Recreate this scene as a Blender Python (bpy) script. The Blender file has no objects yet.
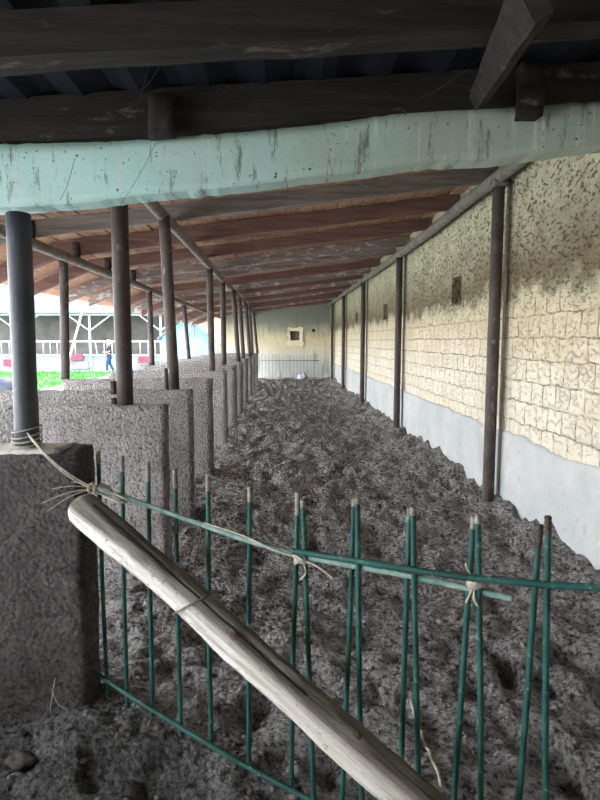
import bpy, bmesh, math, random
from mathutils import Vector, Matrix, noise, Euler

random.seed(7)
S = bpy.context.scene
COL = S.collection
V = Vector

# ------------------------------------------------------------------ camera
F_PX, VPX, VPY = 580.0, -21.0, 59.0
_y = V((VPX, VPY, F_PX)).normalized()
PSI = math.asin(-_y.x)
TH = math.atan2(_y.y, _y.z)
CAM = V((0, 0, 1.6))
FW = V((math.sin(PSI)*math.cos(TH), math.cos(PSI)*math.cos(TH), -math.sin(TH)))
RT = V((math.cos(PSI), -math.sin(PSI), 0))
UP = RT.cross(FW)
cd = bpy.data.cameras.new('camera')
cd.sensor_fit = 'VERTICAL'; cd.sensor_height = 24.0; cd.lens = F_PX/800*24.0
cd.clip_start = 0.02; cd.clip_end = 300
cam = bpy.data.objects.new('camera', cd); COL.objects.link(cam)
m3 = Matrix((RT, UP, -FW)).transposed()
cam.matrix_world = Matrix.Translation(CAM) @ m3.to_4x4()
S.camera = cam

# ------------------------------------------------------------------ light
w = bpy.data.worlds.new('sky'); S.world = w; w.use_nodes = True
bg = w.node_tree.nodes['Background']
bg.inputs[0].default_value = (0.95, 0.97, 1.0, 1); bg.inputs[1].default_value = 5.0
sun_d = bpy.data.lights.new('sun', 'SUN'); sun_d.energy = 4.0; sun_d.angle = math.radians(12)
sun_d.color = (1.0, 0.96, 0.9)
sun = bpy.data.objects.new('sun', sun_d); COL.objects.link(sun)
sun.rotation_euler = Euler((math.radians(-8), math.radians(-12), 0))
S.view_settings.view_transform = 'Standard'; S.view_settings.look = 'None'
S.view_settings.exposure = 1.6; S.view_settings.gamma = 1.0
S.view_settings.use_curve_mapping = False

# ------------------------------------------------------------------ helpers
def ray(px, py): return FW*F_PX + RT*(px-300) - UP*(py-400)
def aty(px, py, y): v = ray(px, py); return CAM + v*(y/v.y)
def atx(px, py, x): v = ray(px, py); return CAM + v*(x/v.x)
def atz(px, py, z): v = ray(px, py); return CAM + v*((z-CAM.z)/v.z)
def atplane(px, py, A, B, off=0.0):
    """meet the upright plane over the ground line A-B"""
    d = (B-A); n = V((d.y, -d.x, 0)).normalized()
    v = ray(px, py)
    return CAM + v*((n.dot(A)+off - n.dot(CAM))/n.dot(v))

def fbm(p, o=4):
    return noise.fractal(p, 1.0, 2.0, o)

def link(name, bm, m, parent=None, smooth=False, loc=None):
    me = bpy.data.meshes.new(name)
    bmesh.ops.recalc_face_normals(bm, faces=bm.faces[:])
    bm.to_mesh(me); bm.free()
    if smooth:
        for p in me.polygons: p.use_smooth = True
    ms = m if isinstance(m, (list, tuple)) else [m]
    for q in ms: me.materials.append(q)
    o = bpy.data.objects.new(name, me); COL.objects.link(o)
    if parent is not None:
        o.parent = parent
        o.matrix_parent_inverse = Matrix.Translation(-parent.location)
    elif loc is not None:
        me.transform(Matrix.Translation(-V(loc))); o.location = loc
    return o

def tag(o, label, cat, group=None, kind=None):
    o['label'] = label; o['category'] = cat
    if group: o['group'] = group
    if kind: o['kind'] = kind
    return o

def struct(name, bm, m, smooth=False, parent=None):
    o = link(name, bm, m, parent, smooth)
    if parent is None: o['kind'] = 'structure'
    return o

def thing(name, label, cat, loc, group=None):
    o = bpy.data.objects.new(name, None); COL.objects.link(o)
    o.location = loc; o.empty_display_size = 0.1
    return tag(o, label, cat, group)

def box(bm, a, b, mi=0):
    a, b = V(a), V(b)
    vs = [bm.verts.new((x, y, z)) for z in (a.z, b.z) for y in (a.y, b.y) for x in (a.x, b.x)]
    for f in ((0,2,3,1),(4,5,7,6),(0,1,5,4),(2,6,7,3),(0,4,6,2),(1,3,7,5)):
        bm.faces.new([vs[i] for i in f]).material_index = mi

def frame_of(d):
    d = d.normalized()
    u = d.cross(V((0, 0, 1)))
    if u.length < 1e-3: u = d.cross(V((0, 1, 0)))
    u.normalize()
    return u, u.cross(d).normalized()

def tube(bm, pts, r, seg=10, rough=0.0, mi=0, caps=True):
    pts = [V(p) for p in pts]
    rs = r if isinstance(r, (list, tuple)) else [r]*len(pts)
    rings = []; u = None
    for i, p in enumerate(pts):
        d = (pts[min(i+1, len(pts)-1)] - pts[max(i-1, 0)])
        if d.length < 1e-9: d = V((0, 0, 1))
        d.normalize()
        if u is None: u, vv = frame_of(d)
        else:
            u = (u - d*u.dot(d))
            if u.length < 1e-6: u, _ = frame_of(d)
            u.normalize()
        vv = u.cross(d).normalized()
        ring = []
        for k in range(seg):
            a = 2*math.pi*k/seg
            rr = rs[i]
            q = p + (u*math.cos(a) + vv*math.sin(a))*rr
            if rough: q += (u*math.cos(a) + vv*math.sin(a))*rough*noise.noise(q*V((9)*1 for _ in range(0)) if False else q*9.0)
            ring.append(bm.verts.new(q))
        rings.append(ring)
    for a, b in zip(rings, rings[1:]):
        for k in range(seg):
            f = bm.faces.new((a[k], a[(k+1) % seg], b[(k+1) % seg], b[k])); f.material_index = mi; f.smooth = True
    if caps:
        bm.faces.new(rings[0]).material_index = mi
        bm.faces.new(rings[-1][::-1]).material_index = mi

def spline(pts, n=8):
    pts = [V(p) for p in pts]
    P = [pts[0]*2-pts[1]] + pts + [pts[-1]*2-pts[-2]]
    out = []
    for i in range(1, len(P)-2):
        for k in range(n):
            t = k/n
            a, b, c, d = P[i-1], P[i], P[i+1], P[i+2]
            out.append(0.5*((2*b) + (c-a)*t + (2*a-5*b+4*c-d)*t*t + (3*b-a-3*c+d)*t**3))
    out.append(pts[-1])
    return out

def line(a, b, n):
    a, b = V(a), V(b)
    return [a.lerp(b, i/n) for i in range(n+1)]

def rebar(bm, pts, r=0.0085, pitch=0.011):
    """deformed reinforcing bar: cross ribs and slightly wavering line"""
    P = []; R = []
    for a, b in zip(pts, pts[1:]):
        L = (V(b)-V(a)).length; n = max(2, int(L/pitch*2))
        for i in range(n):
            P.append(V(a).lerp(V(b), i/n)); R.append(r*(1.13 if i % 2 else 0.93))
    P.append(V(pts[-1])); R.append(r)
    tube(bm, P, R, 8)

def rough_box(bm, a, b, step, amp, scale=6.0, seed=0.0, round_=0.0, amp2=None):
    """box with a lumpy surface: grid on every face, welded at the edges"""
    a, b = V(a), V(b); d = b-a
    n = [max(1, int(round(d[i]/step))) for i in range(3)]
    vm = {}
    def vert(i, j, k):
        key = (i, j, k)
        if key not in vm:
            p = V((a.x+d.x*i/n[0], a.y+d.y*j/n[1], a.z+d.z*k/n[2]))
            c = V((min(max(p.x, a.x+round_), b.x-round_), min(max(p.y, a.y+round_), b.y-round_), min(max(p.z, a.z+round_), b.z-round_)))
            if round_ > 0:
                e = p-c
                if e.length > round_: p = c + e.normalized()*round_
            q = p*scale + V((seed, seed*1.7, seed*.3))
            nv = V((noise.noise(q), noise.noise(q+V((31, 0, 0))), noise.noise(q+V((0, 47, 0)))))
            q2 = p*scale*4.3 + V((seed, 0, 0))
            nv2 = V((noise.noise(q2), noise.noise(q2+V((31, 0, 0))), noise.noise(q2+V((0, 47, 0)))))
            p = p + nv*amp + nv2*(amp*.5 if amp2 is None else amp2)
            vm[key] = bm.verts.new(p)
        return vm[key]
    for ax in range(3):
        u, v = (ax+1) % 3, (ax+2) % 3
        for side in (0, n[ax]):
            for i in range(n[u]):
                for j in range(n[v]):
                    q = []
                    for (di, dj) in ((0,0),(1,0),(1,1),(0,1)):
                        idx = [0,0,0]; idx[ax] = side; idx[u] = i+di; idx[v] = j+dj
                        q.append(vert(*idx))
                    bm.faces.new(q if side else q[::-1]).smooth = True

# ------------------------------------------------------------------ materials
class N:
    def __init__(s, name):
        s.m = bpy.data.materials.new(name); s.m.use_nodes = True
        s.t = s.m.node_tree; s.b = s.t.nodes['Principled BSDF']
        s.b.inputs['Specular IOR Level'].default_value = 0.25
    def n(s, typ, **kw):
        x = s.t.nodes.new(typ)
        for k, v in kw.items(): setattr(x, k, v)
        return x
    def l(s, a, b): s.t.links.new(a, b)
    def val(s, sock, v):
        if hasattr(v, 'is_linked') or hasattr(v, 'links'): s.l(v, sock)
        else: sock.default_value = v
    def pos(s, sc=(1,1,1), obj=False):
        o = s.n('ShaderNodeTexCoord').outputs['Object'] if obj else s.n('ShaderNodeNewGeometry').outputs['Position']
        mp = s.n('ShaderNodeMapping'); mp.inputs['Scale'].default_value = sc
        s.l(o, mp.inputs[0]); return mp.outputs[0]
    def noise(s, vec, scale, detail=6, rough=.6, dist=0):
        x = s.n('ShaderNodeTexNoise'); s.l(vec, x.inputs['Vector'])
        x.inputs['Scale'].default_value = scale; x.inputs['Detail'].default_value = detail
        x.inputs['Roughness'].default_value = rough; x.inputs['Distortion'].default_value = dist
        return x.outputs['Fac']
    def vor(s, vec, scale, feat='F1', rnd=1):
        x = s.n('ShaderNodeTexVoronoi', feature=feat); s.l(vec, x.inputs['Vector'])
        x.inputs['Scale'].default_value = scale; x.inputs['Randomness'].default_value = rnd
        return x.outputs['Distance']
    def math(s, op, a, b=0.0, clamp=False):
        x = s.n('ShaderNodeMath', operation=op, use_clamp=clamp)
        s.val(x.inputs[0], a); s.val(x.inputs[1], b); return x.outputs[0]
    def rng(s, v, a, b, c=0., d=1.):
        x = s.n('ShaderNodeMapRange'); x.clamp = True
        s.l(v, x.inputs[0])
        for i, q in enumerate((a, b, c, d)): x.inputs[i+1].default_value = q
        return x.outputs[0]
    def mix(s, f, a, b, mode='MIX'):
        x = s.n('ShaderNodeMix', data_type='RGBA', blend_type=mode)
        s.val(x.inputs[0], f)
        for i, c in ((6, a), (7, b)):
            if isinstance(c, tuple): x.inputs[i].default_value = (*c, 1)
            else: s.l(c, x.inputs[i])
        return x.outputs[2]
    def bump(s, h, st=.5, dist=.02):
        x = s.n('ShaderNodeBump'); x.inputs['Strength'].default_value = st; x.inputs['Distance'].default_value = dist
        s.l(h, x.inputs['Height']); s.l(x.outputs[0], s.b.inputs['Normal'])
    def done(s, col, rough=.9, metal=0.):
        if isinstance(col, tuple): s.b.inputs['Base Color'].default_value = (*col, 1)
        else: s.l(col, s.b.inputs['Base Color'])
        s.val(s.b.inputs['Roughness'], rough); s.b.inputs['Metallic'].default_value = metal
        return s.m

def rgb(r, g, b):
    f = lambda c: ((c/255)/12.92 if c/255 <= .04045 else ((c/255+.055)/1.055)**2.4)
    return (f(r), f(g), f(b))

def mottle(name, c1, c2, scale=6, rough=.9, bs=40, bst=.4, bd=.01, stretch=(1,1,1), c3=None, c3t=.62, metal=0., lo=.35, hi=.65):
    k = N(name); p = k.pos(stretch)
    col = k.mix(k.rng(k.noise(p, scale, 8, .65), lo, hi), c1, c2)
    if c3: col = k.mix(k.rng(k.noise(p, scale*2.7, 8, .7, .5), c3t, c3t+.08), col, c3)
    k.bump(k.noise(p, bs, 8, .7), bst, bd)
    return k.done(col, rough, metal)

def painted_shade(k, col, f=.33):
    # foreground shade painted into the soil colour, ragged edge
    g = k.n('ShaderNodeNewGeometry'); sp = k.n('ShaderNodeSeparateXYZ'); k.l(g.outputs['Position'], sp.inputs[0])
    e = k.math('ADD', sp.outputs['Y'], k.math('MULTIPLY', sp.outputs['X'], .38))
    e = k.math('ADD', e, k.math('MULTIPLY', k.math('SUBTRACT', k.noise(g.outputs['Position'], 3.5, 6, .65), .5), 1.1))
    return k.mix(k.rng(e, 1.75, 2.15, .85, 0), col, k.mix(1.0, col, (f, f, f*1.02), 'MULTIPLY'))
# soil: dark crumbly dung and earth
k = N('dark_soil'); p = k.pos()
col = k.mix(k.rng(k.noise(p, 2.2, 6), .35, .65), (.29,.283,.283), (.43,.42,.418))
col = k.mix(k.rng(k.noise(p, 30, 6, .75), .39, .54), (.045,.042,.042), col)
col = k.mix(k.rng(k.noise(p, 85, 5, .7), .56, .70), col, (.56,.55,.54))
h = k.math('ADD', k.noise(p, 26, 8, .75), k.math('MULTIPLY', k.vor(p, 40), -.8))
col = painted_shade(k, col); k.bump(h, 1.0, .06); soil_m = k.done(col, .95)
k = N('soil_clod'); p = k.pos()
col = k.mix(k.rng(k.noise(p, 9, 4), .35, .65), (.13,.125,.124), (.32,.31,.305))
col = painted_shade(k, col); k.bump(k.noise(p, 90, 6, .7), .7, .01); clod_m = k.done(col, .95)

cap_m = mottle('lit_concrete_top', rgb(190,186,180), rgb(222,219,212), 9, .95, 40, .7, .02, c3=rgb(120,112,106), c3t=.58)  # pale concrete with yard light on the pillar top put into its colour
# rough concrete of the partitions
def concrete(name, c1, c2, c3):
    k = N(name); p = k.pos()
    col = k.mix(k.rng(k.noise(p, 3.5, 8, .65), .35, .65), c1, c2)
    col = k.mix(k.rng(k.noise(p, 42, 6, .78), .51, .63), col, c3)
    h = k.math('ADD', k.noise(p, 30, 8, .8), k.math('MULTIPLY', k.vor(p, 52), -.7))
    k.bump(h, 1.0, .06); return k.done(col, .95)
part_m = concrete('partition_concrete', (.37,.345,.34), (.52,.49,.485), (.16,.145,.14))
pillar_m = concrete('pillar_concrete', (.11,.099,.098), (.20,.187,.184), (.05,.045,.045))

# right wall: blocks, soot band and green-grey stained upper part
def wall_material(name, along):
    k = N(name)
    g = k.n('ShaderNodeNewGeometry'); sp = k.n('ShaderNodeSeparateXYZ'); k.l(g.outputs['Position'], sp.inputs[0])
    z = sp.outputs['Z']; u = sp.outputs['Y' if along == 'Y' else 'X']
    P = g.outputs['Position']
    cv = k.n('ShaderNodeCombineXYZ'); k.l(u, cv.inputs[0]); k.l(z, cv.inputs[1])
    ns = k.n('ShaderNodeTexNoise'); k.l(P, ns.inputs['Vector']); ns.inputs['Scale'].default_value = 5; ns.inputs['Detail'].default_value = 5
    vm = k.n('ShaderNodeVectorMath', operation='MULTIPLY_ADD'); k.l(ns.outputs['Color'], vm.inputs[0])
    vm.inputs[1].default_value = (.10,.075,0); k.l(cv.outputs[0], vm.inputs[2])
    br = k.n('ShaderNodeTexBrick'); k.l(vm.outputs[0], br.inputs['Vector'])
    br.inputs['Scale'].default_value = 1; br.inputs['Brick Width'].default_value = .215; br.inputs['Row Height'].default_value = .185
    br.inputs['Mortar Size'].default_value = .009; br.inputs['Mortar Smooth'].default_value = .5
    br.inputs['Color1'].default_value = (*rgb(218,210,190), 1); br.inputs['Color2'].default_value = (*rgb(228,220,203), 1)
    mort = k.math('MULTIPLY', br.outputs['Fac'], k.rng(k.noise(P, 8, 6, .7), .44, .64, .12, 1))
    br.inputs['Mortar'].default_value = (*rgb(206,198,178), 1)
    brick = k.mix(mort, br.outputs['Color'], rgb(120,108,90))
    brick = k.mix(k.rng(k.noise(k.pos((1,.45,1)), 60, 5, .7), .54, .70, 0, .35), brick, rgb(150,142,122))
    brick = k.mix(k.rng(k.noise(P, 2.5, 6), .5, .8), brick, rgb(205,192,164))
    tan = k.rng(k.math('ADD', z, k.math('MULTIPLY', k.math('SUBTRACT', k.noise(P, 1.8, 6), .5), .8)), 1.1, 1.9, 0, .75)
    brick = k.mix(tan, brick, k.mix(1.0, brick, (.84,.74,.58), 'MULTIPLY'))
    pit = k.rng(k.noise(k.pos((1,.40,.80)), 44, 5, .62), .555, .615)
    zz = k.math('ADD', z, k.math('MULTIPLY', k.math('SUBTRACT', k.noise(P, 2.6, 7, .65), .5), .75))
    up = k.mix(k.rng(k.noise(P, 4, 7), .35, .7), rgb(210,204,176), rgb(184,179,150))
    up = k.mix(k.math('MULTIPLY', pit, .85), up, rgb(84,76,58))
    up = k.mix(k.rng(k.noise(k.pos((1,.45,1)), 70, 4, .7), .5, .66, 0, .6), up, rgb(120,112,86))
    up = k.mix(k.rng(k.noise(k.pos((3,3,.5)), 2.0, 6), .55, .75, 0, .55), up, rgb(120,110,84))
    stain = k.math('MULTIPLY', k.rng(zz, 1.92, 2.10), k.rng(zz, 2.16, 2.75, 1, .05))
    up = k.mix(k.math('MULTIPLY', stain, .85), up, rgb(98,82,60))
    col = k.mix(k.rng(zz, 1.84, 2.02), brick, up)
    h = k.math('ADD', k.noise(P, 30, 8, .7), k.math('MULTIPLY', pit, -.9))
    h = k.math('ADD', h, k.math('MULTIPLY', k.math('MULTIPLY', mort, k.rng(zz, 1.84, 2.02, 1, .0)), -.9))
    k.bump(h, .8, .02); return k.done(col, .95)
wall_m = wall_material('adobe_block_wall', 'Y')

k = N('cement_plaster'); P = k.pos()
col = k.mix(k.rng(k.noise(P, 2.2, 7), .35, .7), rgb(168,173,173), rgb(190,193,191))
col = k.mix(k.rng(k.noise(P, 14, 8, .75), .56, .70), col, rgb(155,157,154))
k.bump(k.noise(P, 30, 8, .7), .4, .01); plaster_m = k.done(col, .85)

k = N('back_wall_plaster')
g = k.n('ShaderNodeNewGeometry'); sp = k.n('ShaderNodeSeparateXYZ'); k.l(g.outputs['Position'], sp.inputs[0]); P = g.outputs['Position']
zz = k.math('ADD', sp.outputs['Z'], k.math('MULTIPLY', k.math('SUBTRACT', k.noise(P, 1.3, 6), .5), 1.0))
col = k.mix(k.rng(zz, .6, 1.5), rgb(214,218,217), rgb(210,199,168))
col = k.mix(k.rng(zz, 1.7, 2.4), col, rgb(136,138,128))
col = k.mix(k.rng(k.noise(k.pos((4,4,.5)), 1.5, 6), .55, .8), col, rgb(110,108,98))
k.bump(k.noise(P, 12, 8, .7), .4, .02); back_m = k.done(col, .9)

# teal painted concrete lintel with pale drips
k = N('teal_painted_concrete'); P = k.pos()
col = k.mix(k.rng(k.noise(P, 3, 7), .35, .65), rgb(182,220,215), rgb(198,230,226))
g = k.n('ShaderNodeNewGeometry'); sp = k.n('ShaderNodeSeparateXYZ'); k.l(g.outputs['Position'], sp.inputs[0])
lit_fade = k.math('ADD', k.rng(sp.outputs['X'], -.9, .8), k.math('MULTIPLY', k.math('SUBTRACT', k.noise(P, 3, 6), .5), .9))  # grey-green right; brighter left is yard light and flare put into the colour
col = k.mix(k.rng(lit_fade, .2, .8), col, rgb(172,188,175))
drip = k.rng(k.noise(k.pos((15,1,.9)), 1.6, 6, .65), .56, .66)
col = k.mix(k.math('MULTIPLY', drip, .8), col, rgb(212,222,212))
drt = k.rng(k.noise(k.pos((9,1,1.6)), 2.0, 8, .78), .555, .63)
col = k.mix(k.math('MULTIPLY', drt, .75), col, rgb(78,80,68))
spk = k.rng(k.noise(P, 42, 4, .6), .66, .70)
col = k.mix(spk, col, rgb(60,60,50))
k.bump(k.noise(P, 20, 8, .7), .4, .01); teal_m = k.done(col, .6)

# timber
def wood(name, c1, c2, c3, ax='X', c3t=.6):
    st = {'X': (1,14,14), 'Y': (14,1,14), 'Z': (14,14,1)}[ax]
    k = N(name); p = k.pos(st)
    col = k.mix(k.rng(k.noise(p, 1.6, 8, .65, .4), .35, .65), c1, c2)
    col = k.mix(k.rng(k.noise(k.pos((2,5,5)), 2.0, 8, .75), c3t, c3t+.1), col, c3)
    k.bump(k.noise(p, 4, 8, .7), .6, .012); return k.done(col, .9)
wood_red = wood('red_brown_timber', (.105,.055,.046), (.185,.106,.088), (.27,.20,.165), c3t=.62)
wood_grey = wood('grey_brown_timber', (.125,.107,.095), (.24,.21,.187), (.36,.32,.29))
wood_pale = wood('peeling_whitewashed_timber', (.145,.108,.095), (.26,.21,.187), (.52,.48,.45), c3t=.53)
wood_dark = wood('sooty_timber', (.020,.017,.015), (.045,.038,.033), (.17,.145,.12))
lath_m = mottle('orange_brown_lath', (.27,.145,.09), (.44,.26,.17), 5, .9, 30, .5, .01, (6,1,6), c3=(.09,.06,.05), c3t=.58)
tile_m = mottle('terracotta_roof_tile', (.42,.20,.12), (.56,.30,.19), 4, .9, 20, .4, .02)
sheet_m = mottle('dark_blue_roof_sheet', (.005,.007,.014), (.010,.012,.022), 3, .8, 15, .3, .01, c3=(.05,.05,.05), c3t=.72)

lump_m = mottle('dark_clay_lump', (.07,.064,.06), (.13,.12,.115), 14, .95, 50, .8, .02)
pipe_m = mottle('rusty_steel_pipe', (.045,.034,.031), (.10,.082,.075), 9, .6, 60, .5, .006, (1,1,.4), c3=(.30,.27,.245), c3t=.60)
pipe_brown = mottle('brown_painted_pipe', (.038,.028,.026), (.075,.058,.053), 7, .55, 60, .4, .005, (1,1,.4), c3=(.17,.15,.135), c3t=.60)
pipe_blue = mottle('grey_blue_steel_pipe', (.048,.054,.072), (.085,.09,.105), 5, .45, 60, .4, .005, (1,1,.5), c3=(.24,.22,.2), c3t=.66)
rail_m = mottle('grey_rail', (.13,.115,.095), (.24,.215,.18), 7, .8, 40, .5, .01, c3=(.36,.33,.28), c3t=.62)
black_m = mottle('black_steel', (.015,.014,.016), (.035,.03,.03), 12, .6, 60, .3, .004)

k = N('green_painted_rebar'); P = k.pos()
col = k.mix(k.rng(k.noise(P, 7, 6), .35, .65), (.012,.055,.050), (.030,.112,.098))
col = k.mix(k.rng(k.noise(P, 24, 6, .7), .60, .72), col, (.22,.32,.275))
col = k.mix(k.rng(k.noise(P, 11, 7, .75), .60, .68), col, (.10,.075,.06))
k.bump(k.noise(P, 120, 4), .3, .002); rebar_m = k.done(col, .5)
bare_m = mottle('bare_grey_rebar', (.15,.14,.12), (.30,.28,.25), 30, .7, 120, .4, .003)
bleach_m = mottle('bleached_green_rebar', (.10,.22,.195), (.30,.40,.36), 14, .6, 120, .3, .002, c3=(.04,.12,.105), c3t=.6)
rust_m = mottle('rusty_rebar_tip', (.05,.036,.03), (.10,.075,.06), 30, .8, 120, .4, .003)

k = N('weathered_log'); g = k.n('ShaderNodeTexCoord'); mp = k.n('ShaderNodeMapping'); k.l(g.outputs['Object'], mp.inputs[0])
# the log's own long axis is its object z axis
mp.inputs['Scale'].default_value = (11,11,.9); p = mp.outputs[0]
col = k.mix(k.rng(k.noise(p, 1.4, 8, .65, .3), .35, .68), rgb(230,228,222), rgb(188,181,170))
sp = k.n('ShaderNodeSeparateXYZ'); k.l(g.outputs['Object'], sp.inputs[0])
col = k.mix(k.rng(k.noise(p, 4, 8, .75, .2), .52, .68), col, rgb(138,127,112))
col = k.mix(k.rng(k.noise(g.outputs['Object'], 45, 5, .7), .60, .68), col, rgb(112,98,84))
bark = k.math('ADD', sp.outputs['Y'], k.math('MULTIPLY', k.math('SUBTRACT', k.noise(p, .9, 5), .5), .05))
col = k.mix(k.math('MULTIPLY', k.rng(bark, .002, .022), .92), col, k.mix(k.rng(k.noise(p, 3, 8, .7), .35, .65), rgb(138,132,122), rgb(74,68,62)))
k.b.inputs['Specular IOR Level'].default_value = .05
k.bump(k.noise(p, 5, 8, .75), .8, .012); log_m = k.done(col, .95)
knot_m = mottle('log_knot', rgb(120,106,92), rgb(60,50,42), 40, .9, 80, .5, .004)
crack_m = mottle('log_crack', rgb(40,34,30), rgb(24,20,18), 40, .95, 80, .3, .003)
twine_m = mottle('pale_twine', rgb(196,190,176), rgb(150,144,132), 60, .95, 150, .5, .003)
wire_m = mottle('dull_grey_wire', (.10,.09,.08), (.22,.20,.185), 60, .6, 150, .3, .002)
white_metal = mottle('white_painted_metal', rgb(160,165,170), rgb(185,190,192), 5, .5, 40, .2, .003)
white_sheet = mottle('white_corrugated_sheet', rgb(66,76,84), rgb(86,96,104), 2, .5, 20, .2, .005)
fence_m = mottle('pale_grey_bar', (.34,.35,.34), (.45,.46,.45), 5, .6, 40, .2, .003)
farwall_m = mottle('grey_far_wall', (.10,.095,.095), (.17,.16,.155), 1.2, .9, 8, .3, .02)
lowwall_m = mottle('pale_blue_white_wall', rgb(98,128,138), rgb(118,142,148), 1, .8, 8, .2, .01)
blue_m = mottle('light_blue_wall', rgb(84,134,152), rgb(102,148,164), .8, .8, 8, .2, .01)
pink_m = mottle('pink_panel', rgb(118,34,56), rgb(134,46,66), 2, .6, 10, .2, .01)
salmon_m = mottle('salmon_wall', rgb(168,104,80), rgb(180,120,96), 1, .9, 8, .2, .01)
yard_m = mottle('pale_yard_paving', (.25,.27,.28), (.34,.36,.37), .6, .9, 10, .4, .01)
grass_m = mottle('bright_green_lawn', rgb(26,98,22), rgb(44,122,34), 2.5, .9, 30, .6, .03)
cream_m = mottle('broken_cream_plaster', rgb(240,232,206), rgb(220,210,176), 6, .9, 25, .6, .03)
mott_m = mottle('grey_recess', rgb(120,116,100), rgb(84,80,70), 4, .9, 20, .4, .02, c3=rgb(196,196,180), c3t=.6)
bag_m = mottle('white_plastic', rgb(205,214,222), rgb(170,180,192), 9, .4, 20, .6, .03)
slate_m = mottle('blue_grey_stone', rgb(30,34,48), rgb(42,46,60), 5, .8, 25, .5, .02)
web_m = mottle('cobweb', (.05,.05,.05), (.09,.09,.09), 20, 1, 50, .1, .001)

# ------------------------------------------------------------------ setting
R_END, X_WALL, Y_BACK = 24.6, 2.12, 24.2
def zb(x): return 2.87 + .12*x            # underside of the far rafters
def dr(x): return .30*max(0., -(x+2.55))        # the rafters' tails sag towards the eave
def zn(x): return 2.455 + .075*x          # underside of the near rafters

# ground heights
def soil_h(x, y):
    big = fbm(V((x*.9, y*.9, 3.1)), 3)*.045
    mid = fbm(V((x*3.3, y*3.3, 8.2)), 4)*.050
    hol = noise.noise(V((x*5.2, y*3.6, 22.2))); mid -= .16*max(0, hol-.15)
    vd = noise.voronoi(V((x*9, y*9, .5)))[0]; mid += .030*max(0, .75-vd[0]) - .03*max(0, .16-(vd[1]-vd[0]))
    t = noise.noise(V((x*7.5, y*7.5, 1.3)))
    fine = t*.022 + fbm(V((x*16, y*16, 5.5)), 3)*.014
    h = .02 + big + mid + fine*1.35
    e = max(0, (x-1.35)/.75); e = min(e, 1.0)
    h += e*e*(.12 + .10*noise.noise(V((7.7, y*1.9, 2.0))) + .05*noise.noise(V((1.7, y*6, 2.0))))
    h += .10*math.exp(-(((x+.75)/.30)**2 + ((y-2.2)/.30)**2))
    h += .05*math.exp(-(((x+.80)/.25)**2))*(1 if y > 3 else 0)*(.5+noise.noise(V((3, y*2, 1))))
    # deep hoof hollow by the wall
    h -= .15*math.exp(-(((x-1.09)/.055)**2 + ((y-2.66)/.14)**2))
    return h

xs = []; x = -3.3
while x < -1.05: xs.append(x); x += .075
while x < 2.16: xs.append(x); x += .026
xs.append(2.2)
ys = [-3, -2.5, -2, -1.5, -1, -.5, 0, .3, .5]; y = .6
while y < 24.4: ys.append(y); y += .022 + max(0, (y-2.5))*.0062
ys.append(24.5)
bm = bmesh.new()
g = [[bm.verts.new((x, y, soil_h(x, y) - (.35 if x < -3.25 else 0))) for x in xs] for y in ys]
for a, b in zip(g, g[1:]):
    for i in range(len(xs)-1):
        bm.faces.new((a[i], a[i+1], b[i+1], b[i])).smooth = True
struct('floor', bm, soil_m)

bm = bmesh.new()
box(bm, (-60, -8, -.3), (-3.25, 70, -.05)); box(bm, (-3.25, 24.55, -.3), (20, 70, -.05))
struct('yard_ground', bm, yard_m)

# right wall with recessed niches (one in each bay)
niches = [(6.95, 2.03, .36, .33), (11.6, 2.03, .45, .30), (15.9, 2.05, .45, .32)]
def slab_wall(bm, ybr, zbr, X, holes, depth, top):
    ybr = sorted(set(ybr)); zbr = sorted(set(zbr))
    for y0, y1 in zip(ybr, ybr[1:]):
        for z0, z1 in zip(zbr, zbr[1:]):
            cy, cz = (y0+y1)/2, (z0+z1)/2
            if any(abs(cy-h[0]) < h[2]/2 and h[1] < cz < h[1]+h[3] for h in holes): continue
            bm.faces.new([bm.verts.new(p) for p in ((X,y0,z0),(X,y0,z1),(X,y1,z1),(X,y1,z0))])
    for (hy, hz, hw, hh) in holes:
        y0, y1, z0, z1 = hy-hw/2, hy+hw/2, hz, hz+hh; D = X+depth
        for q in (((D,y0,z0),(D,y0,z1),(D,y1,z1),(D,y1,z0)), ((X,y0,z0),(D,y0,z0),(D,y1,z0),(X,y1,z0)),
                  ((X,y0,z1),(D,y0,z1),(D,y1,z1),(X,y1,z1)), ((X,y0,z0),(X,y0,z1),(D,y0,z1),(D,y0,z0)),
                  ((X,y1,z0),(X,y1,z1),(D,y1,z1),(D,y1,z0))):
            bm.faces.new([bm.verts.new(p) for p in q])
bm = bmesh.new()
ybr = [-3, Y_BACK+.3]; zbr = [-.3, 3.22]
for h in niches: ybr += [h[0]-h[2]/2, h[0]+h[2]/2]; zbr += [h[1], h[1]+h[3]]
slab_wall(bm, ybr, zbr, X_WALL, niches, .16, 3.22)
bm.faces.ensure_lookup_table()
box(bm, (X_WALL+.2, -3, -.3), (X_WALL+.4, Y_BACK+.3, 3.3))
box(bm, (X_WALL, -3, 3.215), (X_WALL+.4, Y_BACK+.3, 3.3))
bmesh.ops.remove_doubles(bm, verts=bm.verts[:], dist=1e-4)
struct('wall_right', bm, wall_m)

# smooth cement plaster band along the foot of the right wall, ragged upper edge
bm = bmesh.new()
prev = None; y = -3.0
while y < Y_BACK:
    zt = .76 + .035*noise.noise(V((y*1.3, 0, 4))) + .022*noise.noise(V((y*5, 3, 4))) + .012*noise.noise(V((y*16, 3, 1)))
    xo = X_WALL - .022 - .004*noise.noise(V((y*3, 1, 9)))
    cur = [bm.verts.new(p) for p in ((xo, y, -.3), (xo, y, zt-.03), (xo+.006, y, zt-.008), (X_WALL+.002, y, zt))]
    if prev:
        for i in range(3): bm.faces.new((prev[i], prev[i+1], cur[i+1], cur[i])).smooth = True
    prev = cur; y += .05
struct('trim_1', bm, plaster_m)

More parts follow.
